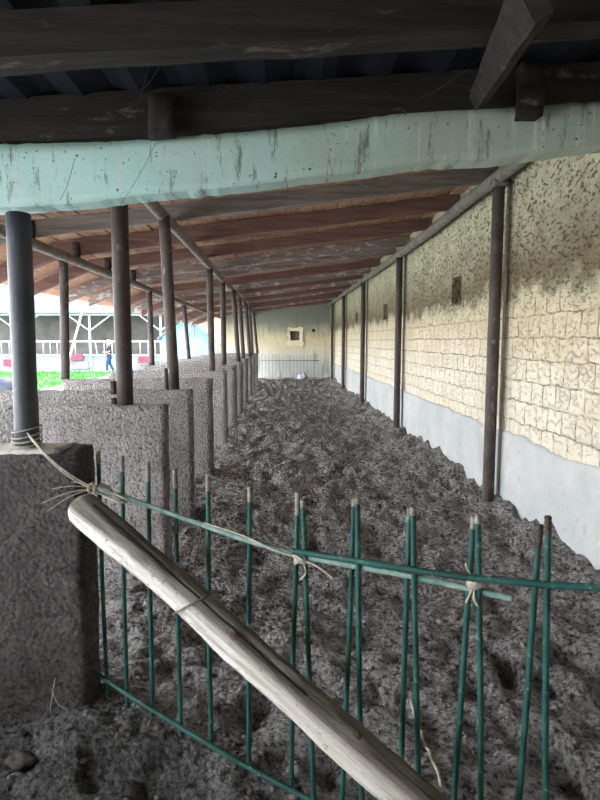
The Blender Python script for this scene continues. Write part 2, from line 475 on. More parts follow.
# unseen walls added to cut light at the near end: behind camera, left side
bm = bmesh.new(); box(bm, (-3.9, -3.3, -.3), (2.6, -3.05, 3.0)); struct('blocker_wall_front', bm, wall_m)
bm = bmesh.new(); box(bm, (-3.9, -3.05, -.3), (-3.66, -1.7, 2.45)); struct('blocker_wall_left', bm, wall_m)
bm = bmesh.new(); rough_box(bm, (-2.45, -.4, -.2), (-2.28, 2.2, .62), .12, .01, 4, 77, .02); struct('blocker_wall_low', bm, part_m)  # unseen low wall added to keep light off the foreground soil
# back wall with a broken opening
wx0, wx1, wz0, wz1 = atx(0,0,1).x, 0, 0, 0
a = aty(290.5, 340.5, Y_BACK); b = aty(299.5, 331, Y_BACK)
wx0, wz0, wx1, wz1 = a.x, a.z, b.x, b.z
bm = bmesh.new()
L, Rr = -2.25, X_WALL+.05
for (x0, x1, z0, z1) in ((L, wx0, -.3, 3.2), (wx1, Rr, -.3, 3.2), (wx0, wx1, -.3, wz0), (wx0, wx1, wz1, 3.2)):
    box(bm, (x0, Y_BACK, z0), (x1, Y_BACK+.22, z1))
bmesh.ops.remove_doubles(bm, verts=bm.verts[:], dist=1e-4)
struct('wall_back', bm, back_m)
bm = bmesh.new()   # broken plaster rim
n = 26; inn = []; out = []
cx, cz = (wx0+wx1)/2, (wz0+wz1)/2; hw, hh = (wx1-wx0)/2, (wz1-wz0)/2
for i in range(n):
    t = 2*math.pi*i/n; c, s_ = math.cos(t), math.sin(t)
    m = max(abs(c), abs(s_)); 
    k_ = 1.62 + .35*noise.noise(V((c*2, s_*2, 1))) + (.30 if s_ < -.5 else 0) + .28*random.random()
    ki = 1 + .16*noise.noise(V((c*3, s_*3, 6)))
    inn.append(V((cx+hw*ki*c/m, 0, cz+hh*ki*s_/m))); out.append(V((cx+hw*k_*c/m, 0, cz+hh*k_*s_/m)))
vi = [bm.verts.new((p.x, Y_BACK-.012, p.z)) for p in inn]; vo = [bm.verts.new((p.x, Y_BACK-.03, p.z)) for p in out]
vb = [bm.verts.new((p.x, Y_BACK+.01, p.z)) for p in out]; vd = [bm.verts.new((p.x, Y_BACK+.12, p.z)) for p in inn]
for i in range(n):
    j = (i+1) % n
    bm.faces.new((vi[i], vi[j], vo[j], vo[i])); bm.faces.new((vo[i], vo[j], vb[j], vb[i])); bm.faces.new((vi[i], vi[j], vd[j], vd[i]))
wn = struct('window_1', bm, cream_m)
bm = bmesh.new()
box(bm, (wx0-.0, Y_BACK+.14, wz0), (wx1, Y_BACK+.17, wz1))
o = link('window_infill', bm, mott_m, wn)

# roof of the long shed: boards under terracotta tiles
bm = bmesh.new(); x = -3.42
while x < 2.45:
    wd = .125 + .03*random.random(); y0, y1 = 2.62, R_END
    dz = random.uniform(-.008, .012); prev = None
    for i in range(9):
        y = y0+(y1-y0)*i/8; s_ = .02*noise.noise(V((x, y*.4, 2)))
        za = zb(x)-dr(x)+.18+dz+s_; zb_ = zb(x+wd)-dr(x+wd)+.18+dz+s_
        cur = [bm.verts.new(q) for q in ((x, y, za), (x+wd, y, zb_), (x+wd, y, zb_+.02), (x, y, za+.02))]
        if prev:
            for k_ in range(4): bm.faces.new((prev[k_], prev[(k_+1) % 4], cur[(k_+1) % 4], cur[k_]))
        else: bm.faces.new(cur)
        prev = cur
    bm.faces.new(prev[::-1]); x += wd+.012
struct('ceiling', bm, lath_m)
bm = bmesh.new(); prev = None; ny = 150
for i in range(ny+1):
    y = 2.60 + (R_END+.1-2.60)*i/ny; cur = []
    for j in range(7):
        x = -3.70 + .07*noise.noise(V((1, y*1.1, 3))) + (0,.35,.75,1.1,2.0,4.0,6.22)[j]
        sag = .05*noise.noise(V((x, y*.3, 7)))*(1 if j < 2 else .2)
        cur.append(bm.verts.new((x, y, zb(x)-dr(x)+.26+sag*(j == 0)+(.012 if i % 2 else 0))))
    top = [bm.verts.new((v.co.x, v.co.y, v.co.z+.05)) for v in cur]
    if prev:
        for j in range(6):
            bm.faces.new((prev[0][j], prev[0][j+1], cur[j+1], cur[j])); bm.faces.new((prev[1][j], cur[j]and top[j], top[j+1], prev[1][j+1]))
        bm.faces.new((prev[0][0], cur[0], top[0], prev[1][0])); bm.faces.new((prev[0][6], prev[1][6], top[6], cur[6]))
    prev = (cur, top)
struct('roof', bm, tile_m)

# low dark roof over the camera's side
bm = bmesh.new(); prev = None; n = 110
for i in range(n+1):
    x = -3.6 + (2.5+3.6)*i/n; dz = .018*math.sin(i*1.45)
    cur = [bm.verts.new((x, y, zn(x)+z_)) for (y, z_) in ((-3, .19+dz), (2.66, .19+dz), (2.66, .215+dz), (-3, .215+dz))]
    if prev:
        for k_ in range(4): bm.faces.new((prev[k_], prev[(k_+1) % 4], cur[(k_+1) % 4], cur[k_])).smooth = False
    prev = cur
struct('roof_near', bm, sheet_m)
bm = bmesh.new()  # boarding that closes the step between the two roofs
vs = [bm.verts.new(q) for q in ((-3.6,2.60,zn(-3.6)+.17),(2.45,2.60,zn(2.45)+.17),(2.45,2.60,zb(2.45)+.27),(-3.6,2.60,zb(-3.6)+.27))]
bm.faces.new(vs); r_ = bmesh.ops.extrude_face_region(bm, geom=bm.faces[:])
for v in [q for q in r_['geom'] if isinstance(q, bmesh.types.BMVert)]: v.co.y += .03
struct('trim_2', bm, wood_dark)

# ------------------------------------------------------------------ roof timbers
def timber(name, a, b, wy, hz, m, amp=.012, loc=None, n=40, sag=0.0, seed=0, droop=False):
    """beam from a to b (underside centre line), with uneven faces"""
    bm = bmesh.new(); a, b = V(a), V(b); prev = None
    for i in range(n+1):
        t = i/n; p = a.lerp(b, t); p.z -= sag*4*t*(1-t) + (dr(p.x) if droop else 0)
        f = lambda s_, sc=1.0: amp*noise.noise(V((t*n*.12*sc, seed*3.3, s_))) + amp*.4*noise.noise(V((t*n*.5, seed*3.3, s_)))
        cs = ((-wy/2+f(1), f(2)), (-wy/2+f(3), hz+f(4)), (wy/2+f(5), hz+f(6)), (wy/2+f(7), f(8)))
        cur = [bm.verts.new(p+V((0, c[0], c[1]))) for c in cs]
        if prev:
            for k_ in range(4): bm.faces.new((prev[k_], prev[(k_+1) % 4], cur[(k_+1) % 4], cur[k_]))
        else: bm.faces.new(cur)
        prev = cur
    bm.faces.new(prev[::-1])
    return link(name, bm, m, None, False, a.lerp(b, .5))

ORD = ['first', 'second', 'third', 'fourth', 'fifth', 'sixth', 'seventh', 'eighth', 'ninth', 'tenth', 'eleventh',
       'twelfth', 'thirteenth', 'fourteenth', 'fifteenth', 'sixteenth', 'seventeenth']
ry = [5.70, 6.94, 8.16, 9.54, 10.6, 12.2, 13.4, 14.6, 15.8, 17.0, 18.2, 19.4, 20.6, 21.8, 23.0, 24.0]
kinds = 'grrpprprprprrprp'
hs = [.155, .175, .15, .15, .14, .145]
nm = {'g': ('grey-brown', wood_grey), 'r': ('reddish brown', wood_red), 'p': ('peeling pale-flecked', wood_pale)}
for i, y in enumerate(ry):
    c, m = nm[kinds[i]]
    dz = random.uniform(-.015, .012)
    o = timber('rafter', (-3.38, y, zb(-3.38)+dz), (X_WALL-.02, y, zb(X_WALL)+dz+.02), .09, hs[i] if i < 6 else .145, m, .010, seed=i+1, sag=.012, droop=True)
    tag(o, '%s roof rafter, %s one visible behind the teal beam' % (c, ORD[i]), 'rafter', 'rafters of the long shed roof')
near = [(2.50, .16, 'sooty timber rafter lying along the top of the teal beam'),
        (1.86, .13, 'sooty timber rafter across the dark roof, next nearer than the one on the beam'),
        (1.12, .13, 'sooty timber rafter above the top edge of the picture')]
for i, (y, h_, lab) in enumerate(near[:2]):
    o = timber('roof_rafter', (-3.4, y, zn(-3.4)+.02), (X_WALL-.02, y, zn(X_WALL)+.02), .11, h_, wood_dark, .016, seed=20+i, sag=.0)
    tag(o, lab, 'rafter', 'rafters of the dark near roof')

# teal lintel
top = [(-60,148),(0,144),(60,142),(150,139),(220,133),(300,126),(370,117),(430,108),(450,107),(520,104),(560,103),(600,100),(750,90)]
bot = [(-60,212),(0,208),(20,207),(100,201),(130,196),(200,190),(260,184),(300,178),(350,173),(400,166),(430,161.5),(500,159),(543,153),(600,145),(750,132)]
def interp(tab, x):
    for (x0, y0), (x1, y1) in zip(tab, tab[1:]):
        if x0 <= x <= x1: return y0+(y1-y0)*(x-x0)/(x1-x0)
    return tab[-1][1]
bm = bmesh.new(); prev = None
BY0, BY1 = 2.44, 2.56
i = 0
for px in range(-60, 751, 6):
    a = aty(px, interp(top, px), BY0); b = aty(px, interp(bot, px), BY0)
    if a.x > X_WALL-.01: break
    jt = .006*noise.noise(V((px*.09, 1, 0))); jb = .006*noise.noise(V((px*.09, 5, 0)))
    rows = []
    for r_ in range(7):
        t = r_/6; p = b.lerp(a, t); p.x = (a.x*.5+b.x*.5)
        rows.append(V((p.x, BY0 + .010*noise.noise(V((p.x*3, p.z*6, 2))) + (.008 if r_ == 6 else 0), p.z + jb*(1-t) + jt*t)))
    cur = [bm.verts.new(q) for q in rows] + [bm.verts.new((rows[6].x, BY1, rows[6].z)), bm.verts.new((rows[0].x, BY1, rows[0].z))]
    if prev:
        for k_ in range(9): bm.faces.new((prev[k_], prev[(k_+1) % 9], cur[(k_+1) % 9], cur[k_])).smooth = k_ < 6
    else: bm.faces.new(cur)
    prev = cur
bm.faces.new(prev[::-1])
tag(link('lintel_beam', bm, teal_m), 'teal painted concrete beam with pale drips spanning the shed above the gate', 'beam')

# hanging blocks, brace and small wires under the dark roof
def hang_board(name, px0, px1, py0, py1, y, th, m, lab, cat):
    bm = bmesh.new(); a = aty(px0, py1, y); b = aty(px1, py0, y)
    rough_box(bm, (a.x, y, a.z), (b.x, y+th, b.z), .03, .008, 9, px0)
    return tag(link(name, bm, m, None, False, (a+b)/2), lab, cat)
hang_board('wooden_block', 148, 173, 93, 135, 2.37, .05, wood_dark, 'short dark wooden block nailed on the rafter above the left of the teal beam', 'block')
o = hang_board('wooden_bracket', 520, 545, 62, 116, 2.36, .06, wood_dark, 'dark hanging wooden bracket above the right end of the teal beam', 'bracket')
a = aty(478, 100, 2.36); b = aty(533, -5, 1.50)
bm = bmesh.new(); prev = None
for i in range(21):
    t = i/20; p = a.lerp(b, t); d = (b-a).normalized(); u = d.cross(V((0,1,0))).normalized(); v_ = d.cross(u)
    wv = .030+.030*t+.006*noise.noise(V((t*6, 3, 1))); th = .025
    cur = [bm.verts.new(p+u*s1*wv+v_*s2*th) for s1, s2 in ((-1,-1),(1,-1),(1,1),(-1,1))]
    if prev:
        for k_ in range(4): bm.faces.new((prev[k_], prev[(k_+1) % 4], cur[(k_+1) % 4], cur[k_]))
    else: bm.faces.new(cur)
    prev = cur
bm.faces.new(prev[::-1])
tag(link('diagonal_brace', bm, wood_dark, None, False, a), 'dark diagonal timber brace rising from the rafter at the upper right', 'brace')
bm = bmesh.new()
for (x0, y0, x1, y1) in ((120,206,170,112),(133,118,150,60),(135,92,160,66),(60,200,75,158),(420,98,470,60),(250,80,262,120),(30,10,52,26),(66,80,60,105),(430,96,520,20)):
    A = aty(x0, y0, 2.38) if y0 > 130 else aty(x0, y0, 2.30); B = aty(x1, y1, 2.2)
    mid = (A+B)/2+V((0,0,-.02)); tube(bm, spline([A, mid, B], 5), .0009, 4)
tag(link('cobweb', bm, web_m), 'wispy grey cobweb strands hanging under the dark roof', 'cobweb', kind='stuff')

# ------------------------------------------------------------------ partitions, pillar
pb = [4.05, 5.24, 6.80, 8.70, 10.7, 12.5, 14.5, 16.7, 18.9, 21.3]   # rear faces
xl = [-2.75, -2.75, -2.45, -2.5, -2.5, -2.5, -2.5, -2.5, -2.5, -2.5]
PORD = ['second', 'third', 'fourth', 'fifth', 'sixth', 'seventh', 'eighth', 'ninth', 'tenth', 'eleventh']
for i, y in enumerate(pb):
    bm = bmesh.new(); st = .04 if i < 2 else (.07 if i < 4 else .12)
    rough_box(bm, (xl[i], y-.16, -.15), (-.77, y, 1.17), st, .010, 4, i*3.1, .012, .007 if i < 4 else .004)
    tag(link('partition_wall', bm, part_m, None, False, (-1.6, y-.08, 0)),
        'rough grey concrete stall partition, %s counted from the gate pillar' % PORD[i], 'partition', 'stall partitions')
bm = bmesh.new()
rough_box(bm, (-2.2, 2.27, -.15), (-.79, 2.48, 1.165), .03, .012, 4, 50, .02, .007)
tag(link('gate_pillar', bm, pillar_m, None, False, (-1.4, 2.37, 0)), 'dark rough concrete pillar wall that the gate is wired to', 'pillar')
gp_ = bpy.data.objects['gate_pillar']
bm = bmesh.new(); rough_box(bm, (-2.19, 2.275, 1.145), (-.86, 2.475, 1.174), .03, .009, 7, 12, .012)
link('lit_top_strip', bm, cap_m, gp_)  # light-coloured strip standing for the lit top of the pillar
bm = bmesh.new()
rough_box(bm, (-3.0, 4.95, -.1), (-2.82, 5.2, 1.17), .05, .01, 4, 9, .02)
tag(link('concrete_stub', bm, part_m, None, False, (-2.9, 5.1, 0)), 'short grey concrete stub behind the blue-grey post at the left edge', 'stub')

# ------------------------------------------------------------------ posts and rails
def pipe_post(name, a, b, r, m, lab, group=None, n=10):
    t = thing(name, lab, 'post', a, group)
    bm = bmesh.new(); P = line(a, b, n); tube(bm, P, [r*(1+.04*noise.noise(p*3)) for p in P], 14)
    link('pipe', bm, m, t)
    return t
G1 = 'posts of the inner rail'
# on the pillar
a = aty(27.5, 446, 2.38); a.z = 1.150; b = aty(21, 205, 2.50); b.z = zn(b.x)-.262
p1 = pipe_post('pipe_post', a, V((b.x, 2.47, b.z)), .0475, pipe_blue, 'thick blue-grey pipe post standing on the gate pillar under the beam')
post1 = a
specs = [  # base px, top px, partition index, top z, label, pipe material
    ((125,403),(119,197), 0, None, 'dark brown pipe post on the second partition', pipe_brown),
    ((174,388),(167,205), 1, None, 'rusty pipe post on the third partition with a black plate at its foot', pipe_m),
    ((212,372),(208.5,262), 3, None, 'rusty pipe post on the fifth partition, under the rail', pipe_m),
    ((224,367),(222,280), 4, None, 'brown pipe post on the sixth partition', pipe_brown),
    ((238.5,361),(236.5,290), 5, None, 'brown pipe post on the seventh partition', pipe_brown),
    ((243.5,360),(241.5,297), 6, None, 'brown pipe post on the eighth partition', pipe_brown),
    ((250,357),(249,303), 7, None, 'brown pipe post on the ninth partition', pipe_brown),
    ((252.5,356),(252,307), 8, None, 'brown pipe post on the tenth partition', pipe_brown),
    ((257.5,353),(256.5,310), 9, None, 'brown pipe post on the eleventh partition', pipe_brown)]
RAILX, RAILZ = -1.0, 2.685
for i, (bp, tp, k_, tz, lab, m) in enumerate(specs):
    y = pb[k_]-.08
    a = aty(bp[0], bp[1], y); a.z = 1.155
    b = aty(tp[0], tp[1], y); b.z = RAILZ-.02 if i else zb(b.x)+.2
    if i: b.x = RAILX + (b.x-RAILX)*.4
    r = .056 if i == 0 else .050
    t = pipe_post('pipe_post', a, b, r, m, lab, G1)
    if i == 0:
        for (z0, z1) in ((1.24, 1.33), (1.175, 1.215)):
            bm = bmesh.new(); rough_box(bm, (a.x-.085, y-.03, z0), (a.x-.048, y+.03, z1), .02, .003, 20, z0)
            link('hinge_plate', bm, black_m, t)
    if i == 1:
        bm = bmesh.new(); rough_box(bm, (a.x-.075, y-.03, 1.16), (a.x-.046, y+.03, 1.36), .02, .003, 20, 3)
        link('hinge_plate', bm, black_m, t)
def rail(name, x, z, y0, y1, r, m, lab, wob=.01, lift=0):
    bm = bmesh.new(); P = []; n = 60
    for i in range(n+1):
        y = y0+(y1-y0)*i/n
        P.append(V((x+wob*noise.noise(V((y*.7, x, 1))), y, z+lift*max(0, (8-y)/3.7)+wob*noise.noise(V((y*.7, x, 5))))))
    tube(bm, P, [r*(1+.1*noise.noise(V((p.y*2, 1, 1)))) for p in P], 12)
    return tag(link(name, bm, m, None, False, (x, (y0+y1)/2, z)), lab, 'rail')
rail('roof_rail', RAILX, RAILZ, 4.25, Y_BACK, .052, rail_m, 'grey pipe rail carrying the rafters above the inner ends of the partitions')
rail('roof_rail', -2.32, 2.515, 2.75, Y_BACK, .052, rail_m, 'grey pipe rail carrying the rafters along the open yard side')
rail('roof_rail', 2.0, 3.03, 4.3, Y_BACK, .062, rail_m, 'thick grey rail along the top of the right wall', lift=.08)
for i, ((bx, by), k_, lab) in enumerate((((65.5,384), 2, 'rusty pipe post on the yard end of the fourth partition'),
                            ((152,366), 4, 'slim rusty pipe post on the yard end of the sixth partition'),
                            ((189,358), 6, 'slim brown pipe post on the yard end of the eighth partition'))):
    y = pb[k_]-.08; a = aty(bx, by, y); a.z = 1.155
    t = pipe_post('pipe_post', a, V((-2.41 if i == 0 else -2.32, y, 2.515)), .05, pipe_m if i < 2 else pipe_brown, lab, 'posts of the yard side')
# short struts between the yard rail and the rafters
for i, y in enumerate(ry[:4]):
    bm = bmesh.new(); rough_box(bm, (-2.36, y-.07, 2.53), (-2.28, y-.05+.0, 2.72), .04, .004, 8, i)
    tag(link('rafter_cleat', bm, wood_dark, None, False, (-2.32, y-.06, 2.6)), 'small dark wooden cleat on the yard rail at the %s rafter' % ORD[i], 'cleat', 'cleats on the yard rail')

wy = [5.38, 9.75, 13.9, 18.1, 21.9]
WORD = ['nearest the gate', 'second from the gate', 'third from the gate', 'fourth from the gate', 'farthest from the gate']
for i, y in enumerate(wy):
    t = pipe_post('wall_post', V((2.0, y, -.05)), V((2.005, y, 3.06 if i == 0 else 3.0)), .055, pipe_m if i == 0 else pipe_brown, 'brown pipe post against the right wall, ' + WORD[i], 'posts against the right wall', 20)
    bm = bmesh.new(); P = line((2.085, y-.03, .1), (2.088, y-.03, 3.05), 30)
    tube(bm, [p+V((0, .008*noise.noise(V((p.z*2, y, 0))), 0)) for p in P], .016, 8)
    link('conduit', bm, rail_m, t)
    if i == 0:
        bm = bmesh.new(); rough_box(bm, (1.94, y-.07, 2.99), (2.07, y+.07, 3.05), .03, .008, 10, 2); link('rail_joint', bm, rail_m, t)

# ------------------------------------------------------------------ gate of reinforcing bar
GA, GB = V((-.75, 2.36, 0)), V((.724, 1.5, 0))
def gp(px, py, off=0.0): return atplane(px, py, GA, GB, off)
def to_ground(a, b):
    """run the bar on to just below the soil"""
    z = soil_h(b.x, b.y)-.05
    return a + (b-a)*((z-a.z)/(b.z-a.z))
left = [((98,451),(108,712)),((122,456),(128,730)),((148,463),(154,753)),((175,469),(182,768)),((208,474),(212,787)),((250,487),(249,800)),
        ((298,492),(291,800)),((354.5,499),(342,800)),((410,508),(401,780)),((474,517),(454,800)),((540,525),(519,800))]
right = [((303,500),(314,800)),((357.5,498),(362,800)),((413,507),(419,800)),((478,515),(480,800)),((548,516),(547,800)),((622,518),(616,800))]
def make_gate(bars, off, tops, bottoms, lab, tip):
    t = thing('rebar_gate', lab, 'gate', to_ground(gp(*bars[0][0], off), gp(*bars[0][1], off)))
    for i, (a, b) in enumerate(bars):
        A, B = gp(*a, off), gp(*b, off); B = to_ground(A, B)
        bm = bmesh.new(); d = (B-A).normalized()
        bend = A.lerp(B, .5)+V((random.uniform(-.004,.004), random.uniform(-.004,.004), 0))
        q = A + d*tip[i]
        rebar(bm, [q, bend, B]) 
        o = link('upright_bar', bm, rebar_m, t, True)
        bm = bmesh.new(); rebar(bm, [A, q+d*.004], .0090)
        link('bar_tip', bm, rust_m if (i >= 10 or (lab[0] == 's' and i >= 4)) else bare_m, o, True)
    for nm_, pts, o2 in (('top_rail', tops, off+.019), ('bottom_rail', bottoms, off+.019)):
        bm = bmesh.new(); rebar(bm, [gp(*q, o2) for q in pts], .0095); link(nm_, bm, bleach_m if (lab[0] == 'l' and nm_ == 'top_rail') else rebar_m, t, True)
    return t
n_ = gp(300, 500, .1) - gp(300, 500)
sgn = 1 if (n_.y < 0) else -1      # towards the camera
make_gate(left, 0.0, [(93,487),(130,499),(180,517),(240,538),(298,556),(410,576),(470,589),(513,599)],
          [(93,671),(130,696),(180,727),(240,763),(300,795),(420,858)], 'long green gate panel of rusty reinforcing bars hung from the pillar', [.05,.06,.07,.07,.06,.05,.075,.02,.02,.03,.06])
make_gate(right, sgn*.030, [(292,551),(357,561),(413,570),(470,578),(548,585),(600,588),(640,590)],
          [(300,838),(420,868),(548,885),(640,895)], 'second green reinforcing bar gate panel overlapping the right of the first', [.02,.015,.02,.02,.05,.03])

# ------------------------------------------------------------------ log
La, Lb = aty(79, 507, 2.13), aty(417, 800, 1.42)
d = (Lb-La).normalized(); 
Lc = La + d*((.04 - La.z)/d.z)
LL = (Lc-La).length
# the log is built along its own z axis then laid in place; its y axis looks up
zax = d; yax = (V((0,0,1)) - zax*zax.z).normalized(); 
yax = (yax + V((.55,-.1,0))).normalized(); yax = (yax - zax*zax.dot(yax)).normalized(); xax = yax.cross(zax)
logM = Matrix.Translation(La) @ Matrix((xax, yax, zax)).transposed().to_4x4()
KNOTS = [(.345,2.45,.020),(.545,2.0,.016),(.44,1.6,.012),(.24,1.2,.010),(.60,3.2,.010),(.70,1.4,.014),(.15,2.9,.008)]
def log_c(t): return V((.010*math.sin(t*3.1+.5)+.006*math.sin(t*7), -.006*math.sin(t*math.pi*.9)+.004*math.sin(t*9), t*LL))
def log_r(t, a):
    b = .059 - .003*t + .007*noise.noise(V((math.cos(a)*1.2, math.sin(a)*1.2, t*7))) + .0035*noise.noise(V((math.cos(a)*2.5, math.sin(a)*2.5, t*26))) + .0012*noise.noise(V((math.cos(a)*7, math.sin(a)*7, t*60)))
    for (kt, ka, ks) in KNOTS:
        da = (a-ka+math.pi) % (2*math.pi) - math.pi
        b += ks*.55*math.exp(-((t-kt)/.016)**2 - (da/.35)**2)
    return b
bm = bmesh.new(); prev = None; n = 150; sg = 36
ends = []
for i in range(n+1):
    t = i/n; c = log_c(t); cur = []
    for k_ in range(sg):
        a = 2*math.pi*k_/sg; r = log_r(t, a)
        if i == 0: r *= .90
        # split along the upper left side
        da = (a - (1.95+.25*math.sin(t*5)) + math.pi) % (2*math.pi) - math.pi
        if abs(da) < .16 and .03 < t < .47: r -= .007*(1-abs(da)/.16)
        cur.append(bm.verts.new(c+V((math.cos(a)*r, math.sin(a)*r, 0))))
    if prev:
        for k_ in range(sg): bm.faces.new((prev[k_], prev[(k_+1) % sg], cur[(k_+1) % sg], cur[k_])).smooth = True
    else: ends.append(cur)
    prev = cur
cv = bm.verts.new(log_c(0)+V((0,0,-.012)))
for k_ in range(sg): bm.faces.new((ends[0][k_], cv, ends[0][(k_+1) % sg]))
bm.faces.new(prev)
lg = link('log_pole', bm, log_m); lg.matrix_world = logM
tag(lg, 'weathered grey-brown log leaning diagonally in front of the gate', 'log')
def log_child(name, bm, m):
    o = link(name, bm, m); o.parent = lg; return o
bm = bmesh.new(); P = []
for i in range(60):
    t = .03+.44*i/59; a = 1.95+.25*math.sin(t*5)+.03*noise.noise(V((t*40, 0, 0)))
    c = log_c(t); r = log_r(t, a)-.0015
    P.append(c+V((math.cos(a)*r, math.sin(a)*r, 0)))
tube(bm, P, [.0022+.0012*noise.noise(V((i*.3, 0, 0))) for i in range(60)], 6); log_child('crack', bm, crack_m)
P = []
bm = bmesh.new()
for i in range(40):
    t = .60+.20*i/39; a = 2.0+.06*noise.noise(V((t*30, 2, 0)))-.3*(t-.5)
    c = log_c(t); r = log_r(t, a)-.001
    P.append(c+V((math.cos(a)*r, math.sin(a)*r, 0)))
tube(bm, P, .0018, 6); log_child('crack', bm, crack_m)
for (t, a, s_) in ((.348, 2.45, .013), (.547, 2.0, .012), (.442, 1.6, .008), (.10, 2.7, .005), (.205, 2.65, .006)):
    bm = bmesh.new(); c = log_c(t); r = log_r(t, a); nrm = V((math.cos(a), math.sin(a), 0))
    rr = bmesh.ops.create_icosphere(bm, subdivisions=2, radius=1)
    for v in bm.verts:
        q = v.co.copy(); q *= 1+.25*noise.noise(q*2+V((t*30, 0, 0)))
        tan = V((-nrm.y, nrm.x, 0))
        v.co = c + nrm*(r-.002+q.x*s_*.25) + tan*q.y*s_ + V((0,0,1))*q.z*s_*1.3
    log_child('knot', bm, knot_m)

# ------------------------------------------------------------------ ties and wires
def strand(bm, pts, r, n=8, seg=6): tube(bm, spline(pts, n), r, seg)
bm = bmesh.new(); c0 = V((post1.x, post1.y, 1.19))
for (z0, ph) in ((.0, 0), (.016, .4), (.032, .8), (.055, 1.3)):
    strand(bm, [c0+V((math.cos(t)*.056, math.sin(t)*.056, z0+.012*math.sin(t*1+ph))) for t in [ph+i*.52 for i in range(13)]], .0032)
kn = aty(93, 488, 2.245)
for s_ in ((.0, .0, .0), (.012, .01, -.012), (-.006, 0, .014)):
    o_ = V(s_)
    strand(bm, [c0+V((.03,-.05,.03))+o_, aty(44,456,2.262)+V((0,0,.008))+o_, aty(60,470,2.245)+o_*1.4, aty(78,482,2.24)+o_, kn+o_*.4], .0034)
strand(bm, [kn, gp(104, 485, sgn*.05), gp(116, 494, sgn*.04), gp(128, 500, sgn*.03)], .0045)
strand(bm, [kn+V((0,0,-.01)), gp(102, 494, sgn*.05), gp(118, 502, sgn*.04), gp(128, 502, sgn*.02)], .006)
strand(bm, [kn+V((0,0,.01)), gp(108, 490, sgn*.055), gp(120, 500, sgn*.03)], .005)
for k_ in range(6):
    t = k_*1.05
    strand(bm, [kn+V((.018*math.cos(t), -.005, .018*math.sin(t))), kn+V((.012*math.cos(t+1.4), -.022, .024*math.sin(t+1.4))), kn+V((.018*math.cos(t+2.6), .004, .02*math.sin(t+2.6)))], .003)
for (px, py) in ((58, 492), (66, 480), (80, 476), (62, 500)):
    e = gp(px, py, sgn*.06); e.y = min(e.y, 2.22)
    strand(bm, [kn, kn.lerp(e, .5)+V((0,-.01,.012)), e], .0016)
tag(link('wire_tie', bm, twine_m), 'pale twisted wire tying the gate bar to the post on the pillar', 'wire')

def knot(center, n, size, r, tails, lab, seed):
    bm = bmesh.new(); rnd = random.Random(seed)
    for i in range(n):
        th = rnd.uniform(0, 6.28); tilt = rnd.uniform(-.5, .5); P = []
        for j in range(9):
            a = j/8*2*math.pi+th
            P.append(center + V((math.cos(a)*size*rnd.uniform(.8, 1.15), math.sin(a)*size*.9, (math.cos(a)*tilt+rnd.uniform(-.2,.2))*size + rnd.uniform(-.3,.3)*size)))
        strand(bm, P, r, 5)
    for tl in tails: strand(bm, [center]+[gp(px, py, sgn*o2) for (px, py, o2) in tl], r*.9)
    return tag(link('twine_knot', bm, twine_m), lab, 'twine')
knot(gp(302, 559, sgn*.024), 7, .024, .0034, [[(270,548,.04),(244,536,.03),(205,523,.03)], [(318,567,.05),(333,578,.05)], [(306,572,.05),(300,580,.05)]],
     'frayed pale twine binding the two gate panels, left of the log', 3)
knot(gp(475.5, 582, sgn*.024), 10, .021, .0042, [[(474,598,.045),(478,606,.045)], [(468,570,.045),(466,563,.045)], [(466,603,.05)]],
     'white twine binding the two gate panels near the right', 5)
bm = bmesh.new(); strand(bm, [gp(200,472), gp(208,475,sgn*.012), gp(230,483,sgn*.012), gp(250,487,sgn*.012), gp(254,489)], .0018)
tag(link('thin_wire', bm, wire_m), 'thin wire strung between two upright bar tops of the gate', 'wire')
bm = bmesh.new()
P = []
for i in range(15):
    a = i/14*2*math.pi; c = log_c(.263+.018*math.sin(a)); P.append(logM @ (c+V((math.cos(a)*.068, math.sin(a)*.068, 0))))
strand(bm, P, .0036, 5)
s0 = logM @ (log_c(.26)+V((.02,.066,0)))
strand(bm, [s0, gp(178,566,sgn*.06), gp(190,552,sgn*.045), gp(199,528,sgn*.03), gp(201,520,sgn*.012)], .0026)
strand(bm, [gp(201,523,sgn*.025), gp(200,540,sgn*.03), gp(196,560,sgn*.03)], .0022)
tag(link('loop_wire', bm, wire_m), 'dull wire looped round the log and up to the gate bar', 'wire')

# ------------------------------------------------------------------ things on the soil
def lump(bm, c, s, seed, sq=(1,1,.8), sub=1):
    r_ = bmesh.ops.create_icosphere(bm, subdivisions=sub, radius=1)
    for v in r_['verts']:
        q = v.co.copy(); q *= 1+.45*noise.noise(q*1.3+V((seed, seed*.37, 0)))
        v.co = V(c)+V((q.x*s*sq[0], q.y*s*sq[1], q.z*s*sq[2]))
bm = bmesh.new(); rnd = random.Random(11)
cnt = 0
while cnt < 5200:
    y = .95+ (rnd.random()**1.7)*11; x = rnd.uniform(-1.9 if y < 2.2 else -.78, 2.05)
    if abs(x) > .62*y+.3: continue
    if x < -.72 and y > 2.22: continue
    s = .004 + .011*rnd.random()**2.2 + .009*(rnd.random() < .05)
    if y > 5: s *= 1.4
    lump(bm, (x, y, soil_h(x, y)+s*.15), s, cnt*1.31, (1+.5*rnd.random(), 1, .7)); cnt += 1
tag(link('soil_clods', bm, clod_m, None, False), 'loose dark crumbs of soil and dung scattered over the floor', 'soil', kind='stuff')
def rock(px, py, s, lab, m, sub=3, sq=(1.2,1,.8), name='stone'):
    p = atz(px, py, .04); p.z = soil_h(p.x, p.y)+s*.35
    bm = bmesh.new(); lump(bm, p, s, px*.3, sq, sub)
    return tag(link(name, bm, m, None, True, p), lab, 'clod')
rock(20, 752, .045, 'large dark lump of soil at the foot of the pillar, lower left', lump_m, name='soil_lump')
